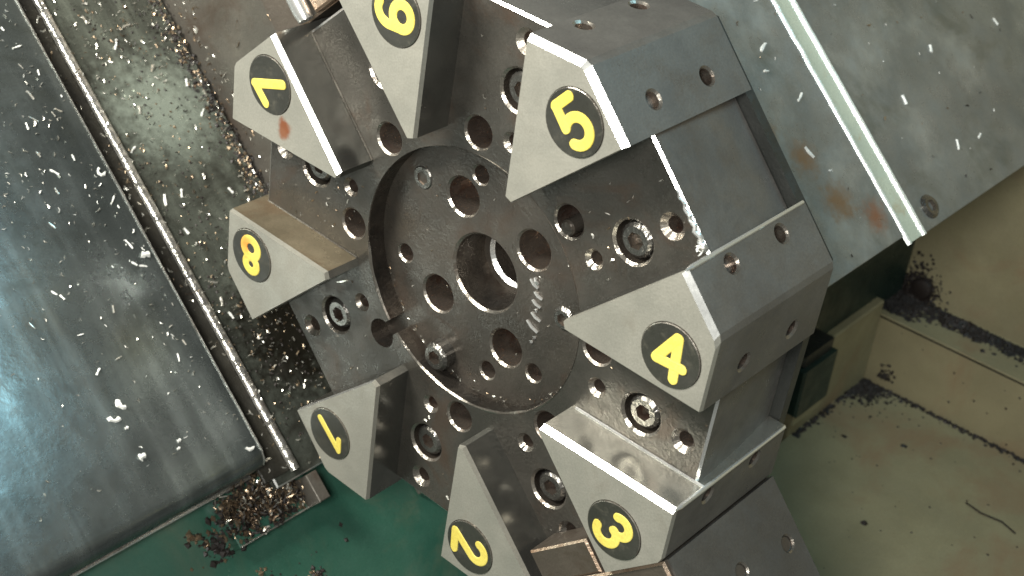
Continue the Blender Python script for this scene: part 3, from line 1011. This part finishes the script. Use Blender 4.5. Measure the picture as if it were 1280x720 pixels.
# chips large enough to point at, one by one
def big_chip(name, P, x, y, L, w, ang, bend, mat, label, cat, group):
    mbc = MB()
    n = 6
    vs, fs = [], []
    for i in range(n):
        t = i / (n - 1)
        th = (t - 0.5) * bend
        if abs(bend) > 0.01:
            R_ = L / bend
            px, py = R_ * math.sin(th), R_ * (1 - math.cos(th))
        else:
            px, py = (t - 0.5) * L, 0
        nx, ny = -math.sin(th), math.cos(th)
        ww = w * (0.85 + 0.25 * math.sin(7.3 * t + L * 900) + 0.15 * math.sin(17 * t + x * 50)) / 2
        for s_, hh_ in ((-1, 0.0), (-0.3, w * 0.45), (0.6, w * 0.5), (1, 0.0)):
            X, Y = px + nx * ww * s_, py + ny * ww * s_
            ca, sa = math.cos(ang), math.sin(ang)
            vs.append(P(x + X * ca - Y * sa, y + X * sa + Y * ca, hh_ + 0.0006))
    for i in range(n - 1):
        for j in range(3):
            fs.append((i * 4 + j, i * 4 + j + 1, (i + 1) * 4 + j + 1, (i + 1) * 4 + j))
    fs.append((0, 1, 2, 3)); fs.append((n * 4 - 1, n * 4 - 2, n * 4 - 3, n * 4 - 4))
    mbc.add(vs, fs, mat)
    o = mbc.build(name, at=P(x, y, 0))
    tag(o, label, cat, group)
    return o


# pale paint-like flakes low on the cover: (z, e2)
for (x, y, L, w, a, bd, lab) in ((0.466, 0.245, 0.045, 0.022, 1.2, 2.2, 'pale curled flake on the left way cover, upper of the close pair'),
                                 (0.513, 0.205, 0.05, 0.018, 0.5, 2.0, 'pale curled flake on the left way cover, lower of the close pair'),
                                 (0.484, 0.045, 0.024, 0.026, 0, 0.0, 'round white drop on the left way cover, lowest of the pale marks'),
                                 (0.483, 0.162, 0.014, 0.012, 0, 0.0, 'tiny white drop just below the pair of curled flakes'),
                                 (0.340, 0.010, 0.013, 0.011, 0, 0.0, 'tiny white drop right of the round white drop, lower of two'),
                                 (0.323, 0.035, 0.014, 0.013, 0, 0.0, 'tiny white drop right of the round white drop, upper of two'),
                                 (0.077, -0.118, 0.040, 0.014, 0.3, 1.8, 'pale curled flake at the lower right corner of the way cover'),
                                 (0.082, 1.07, 0.062, 0.012, 0.9, 4.2, 'white ring like curl at the edge of the way cover beside the wiper strip'),
                                 (0.076, 0.72, 0.030, 0.026, 0.3, 0.7, 'thick white flake at the edge of the way cover, level with wedge 8')):
    big_chip('pale_flake', PC, x, y, L, w, a, bd, 'white', lab, 'flake', 'pale flakes on the left way cover')
random.seed(21)


def where_on_cover(x, y):
    if y > 1.25: return 'bright steel chip on the upper part of the left way cover', 'bright chips high on the left way cover'
    if y > 0.62: return 'bright steel chip half way down the left way cover', 'bright chips half way down the left way cover'
    return 'bright steel chip on the lower part of the left way cover', 'bright chips low on the left way cover'


for (x, y) in [(0.481, 0.715), (0.617, 0.636), (0.461, 0.69), (0.114, 0.78), (0.135, 0.705), (0.107, 0.684), (0.108, 0.356), (0.16, 0.313),
               (0.378, 0.404), (0.36, 0.949), (0.303, 0.577), (0.468, 0.538), (0.085, 0.96), (0.156, 1.563), (0.103, 1.52), (0.179, 1.445),
               (0.132, 1.348), (0.254, 1.334), (0.216, 1.353), (0.246, 1.136), (0.269, 1.219), (0.106, 1.357), (0.146, 1.165), (0.477, 0.39),
               (0.276, 1.065), (0.132, 1.639)]:
    lab, grp = where_on_cover(x, y)
    big_chip('metal_chip', PC, x, y, random.uniform(0.022, 0.042), random.uniform(0.005, 0.009), random.choice((random.uniform(0, 6.3), random.gauss(1.2, 0.3))), random.uniform(-0.4, 0.4), random.choice(('white', 'chip')), lab, 'metal chip', grp)
for (x, y) in [(-0.433, 1.653), (-0.352, 1.588), (-0.622, 1.281), (-0.564, 1.207), (-0.567, 1.351), (-0.183, 1.155), (-0.279, 1.723), (-0.284, 0.92),
               (-0.2, 0.919), (-0.219, 0.771), (-0.211, 0.54), (-0.213, 0.39), (-0.204, 0.455), (-0.556, 0.795), (-0.5, 0.86), (-0.45, 1.45), (-0.3, 1.3)]:
    up = y > 1.1
    big_chip('metal_chip', PP, x, y, random.uniform(0.028, 0.05), random.uniform(0.008, 0.013), random.choice((random.uniform(0, 6.3), random.gauss(1.8, 0.3))), random.uniform(-0.5, 0.5), 'white' if random.random() < 0.5 else 'chip',
             'bright steel chip on the bed plate, above the level of wedge 7' if up else 'bright steel chip on the lower bed plate, level with wedge 8',
             'metal chip', 'larger chips on the upper bed plate' if up else 'larger chips on the lower bed plate')
for (x, y), lab in (((-1.776, 0.277), 'uppermost pale chip between the turret and the pale strip on the galvanised plate'),
                    ((-1.718, 0.188), 'pale chip just below the uppermost one, between the turret and the pale strip'),
                    ((-1.829, 0.04), 'pale chip nearest the left side of the pale strip, above the rust stains'),
                    ((-1.703, -0.163), 'pale chip lying on the rust stains left of the pale strip'),
                    ((-3.453, -0.045), 'pale chip nearest the top right corner, on the galvanised plate'),
                    ((-2.842, -0.021), 'pale chip second nearest the top right corner, on the galvanised plate'),
                    ((-2.462, -0.16), 'pale chip nearest the right side of the pale strip, half way down the plate'),
                    ((-2.839, -0.45), 'right one of the two pale chips above the screw of the galvanised plate'),
                    ((-2.652, -0.434), 'left one of the two pale chips above the screw of the galvanised plate')):
    big_chip('metal_chip', PG, x, y, random.uniform(0.025, 0.06), random.uniform(0.009, 0.016), random.gauss(1.9, 0.8), random.uniform(-0.5, 0.5), 'white', lab, 'metal chip', 'pale chips on the galvanised plate')
for (x, y), lab in (((-0.848, 1.315), 'middle of three small chips above wedge 7'), ((-0.875, 1.335), 'left of three small chips above wedge 7'), ((-0.819, 1.284), 'right of three small chips above wedge 7')):
    big_chip('metal_chip', PF, x, y, 0.03, 0.007, random.uniform(0, 3), 0.2, 'chipbrown', lab, 'metal chip', 'three chips above wedge 7')
big_chip('metal_chip', lambda x, y, h: Vector((x, y, ZF + h)), *loc2(180, 0.63, 0.06), 0.06, 0.014, 0.2, 0.2, 'chip',
         'long bright sliver lying in the pocket above wedge 8', 'metal chip', None)

# dirt in the cream tray
mb = MB()
PLg = lambda x, y, h: AU(x, UL + h * 0.8, y)          # ledge
PFl = lambda x, y, h: AU(x, U0 + h, y)                # tray floor
PWl = lambda x, y, h: AU(x, y, ZW + h)                # back wall
PRs = lambda x, y, h: AU(x, y, ZD + h)                # step riser
crumbs(mb, [(random.uniform(0.0, 1.1), ZW + 0.02 + abs(random.gauss(0, 0.055))) for _ in range(2400)], PLg, 0.020, ['crumb'])
crumbs(mb, [(abs(random.gauss(0, 0.09)), ZW + 0.25 * random.random() ** 1.3) for _ in range(1000)], PLg, 0.024, ['crumb'])
crumbs(mb, [(0.42 + random.gauss(0, 0.05), ZW + 0.03 + abs(random.gauss(0, 0.04))) for _ in range(420)], PLg, 0.034, ['crumb'])
crumbs(mb, [(random.gauss(0.05, 0.07), UL + abs(random.gauss(0, 0.09))) for _ in range(520)], PWl, 0.016, ['crumb'])
crumbs(mb, [(random.gauss(0.115, 0.05), random.gauss(-1.475, 0.045)) for _ in range(320)], lambda x, y, h: AU(x, y, ZW + h + 0.015), 0.014, ['crumb'])
tag(mb.build('ledge_dirt'), 'black oily dirt lying along the ledge at the foot of the cream wall', 'dirt', kind='stuff')
mb = MB()
crumbs(mb, [(A0 + random.uniform(0, 1) ** 0.8 * 1.4, ZD + 0.006 + abs(random.gauss(0, 0.014))) for _ in range(700)], PFl, 0.016, ['crumb'])
crumbs(mb, [(A0 + 0.01 + abs(random.gauss(0, 0.07)), ZD + 0.01 + abs(random.gauss(0, 0.09))) for _ in range(800)], PFl, 0.016, ['crumb'])
crumbs(mb, [(A0 + 0.006 + abs(random.gauss(0, 0.015)), random.uniform(ZD, -2.8)) for _ in range(260)], PFl, 0.018, ['crumb'])
crumbs(mb, [(A0 + random.uniform(0.02, 1.5), random.uniform(ZD, -1.9)) for _ in range(70)], PFl, 0.009, ['crumb'])
crumbs(mb, [(A0 + 0.05 + abs(random.gauss(0, 0.3)), ZD + 0.02 + abs(random.gauss(0, 0.2))) for _ in range(60)], PFl, 0.010, ['crumb'])
crumbs(mb, [(A0 + 0.11 + random.gauss(0, 0.02), U0 + 0.05 + abs(random.gauss(0, 0.03))) for _ in range(90)], PRs, 0.014, ['crumb'])
crumbs(mb, [(random.uniform(0.1, 1.0), random.uniform(U0, UL)) for _ in range(24)], PRs, 0.010, ['crumb'])
tag(mb.build('tray_dirt'), 'dark specks and oily dirt in the corners of the cream coolant tray', 'dirt', kind='stuff')
for (x, y, r, lab) in ((0.66, -2.47, 0.017, 'single black speck in the middle of the cream tray floor'), (0.50, -3.17, 0.015, 'single black speck on the cream tray floor, upper right one'),
                       (0.24, -3.0, 0.014, 'single black speck on the cream tray floor near the bracket')):
    k_ = MB()
    crumbs(k_, [(x, y), (x + r * 0.5, y + r * 0.3), (x - r * 0.3, y + r * 0.4)], PFl, r * 1.5, ['crumb'])
    tag(k_.build('dirt_speck', at=PFl(x, y, 0)), lab, 'speck', 'black specks on the tray floor')
wr = MB()
tube(wr, [AU(0.94, U0 + 0.004, -2.985), AU(1.03, U0 + 0.006, -2.965), AU(1.13, U0 + 0.004, -2.985), AU(1.215, U0 + 0.004, -2.955)], 0.0045, 'crumb', 6)
tag(wr.build('wire_scrap', at=AU(1.0, U0, -2.97), smooth=True), 'thin dark scrap of wire lying on the cream tray floor at right', 'wire')
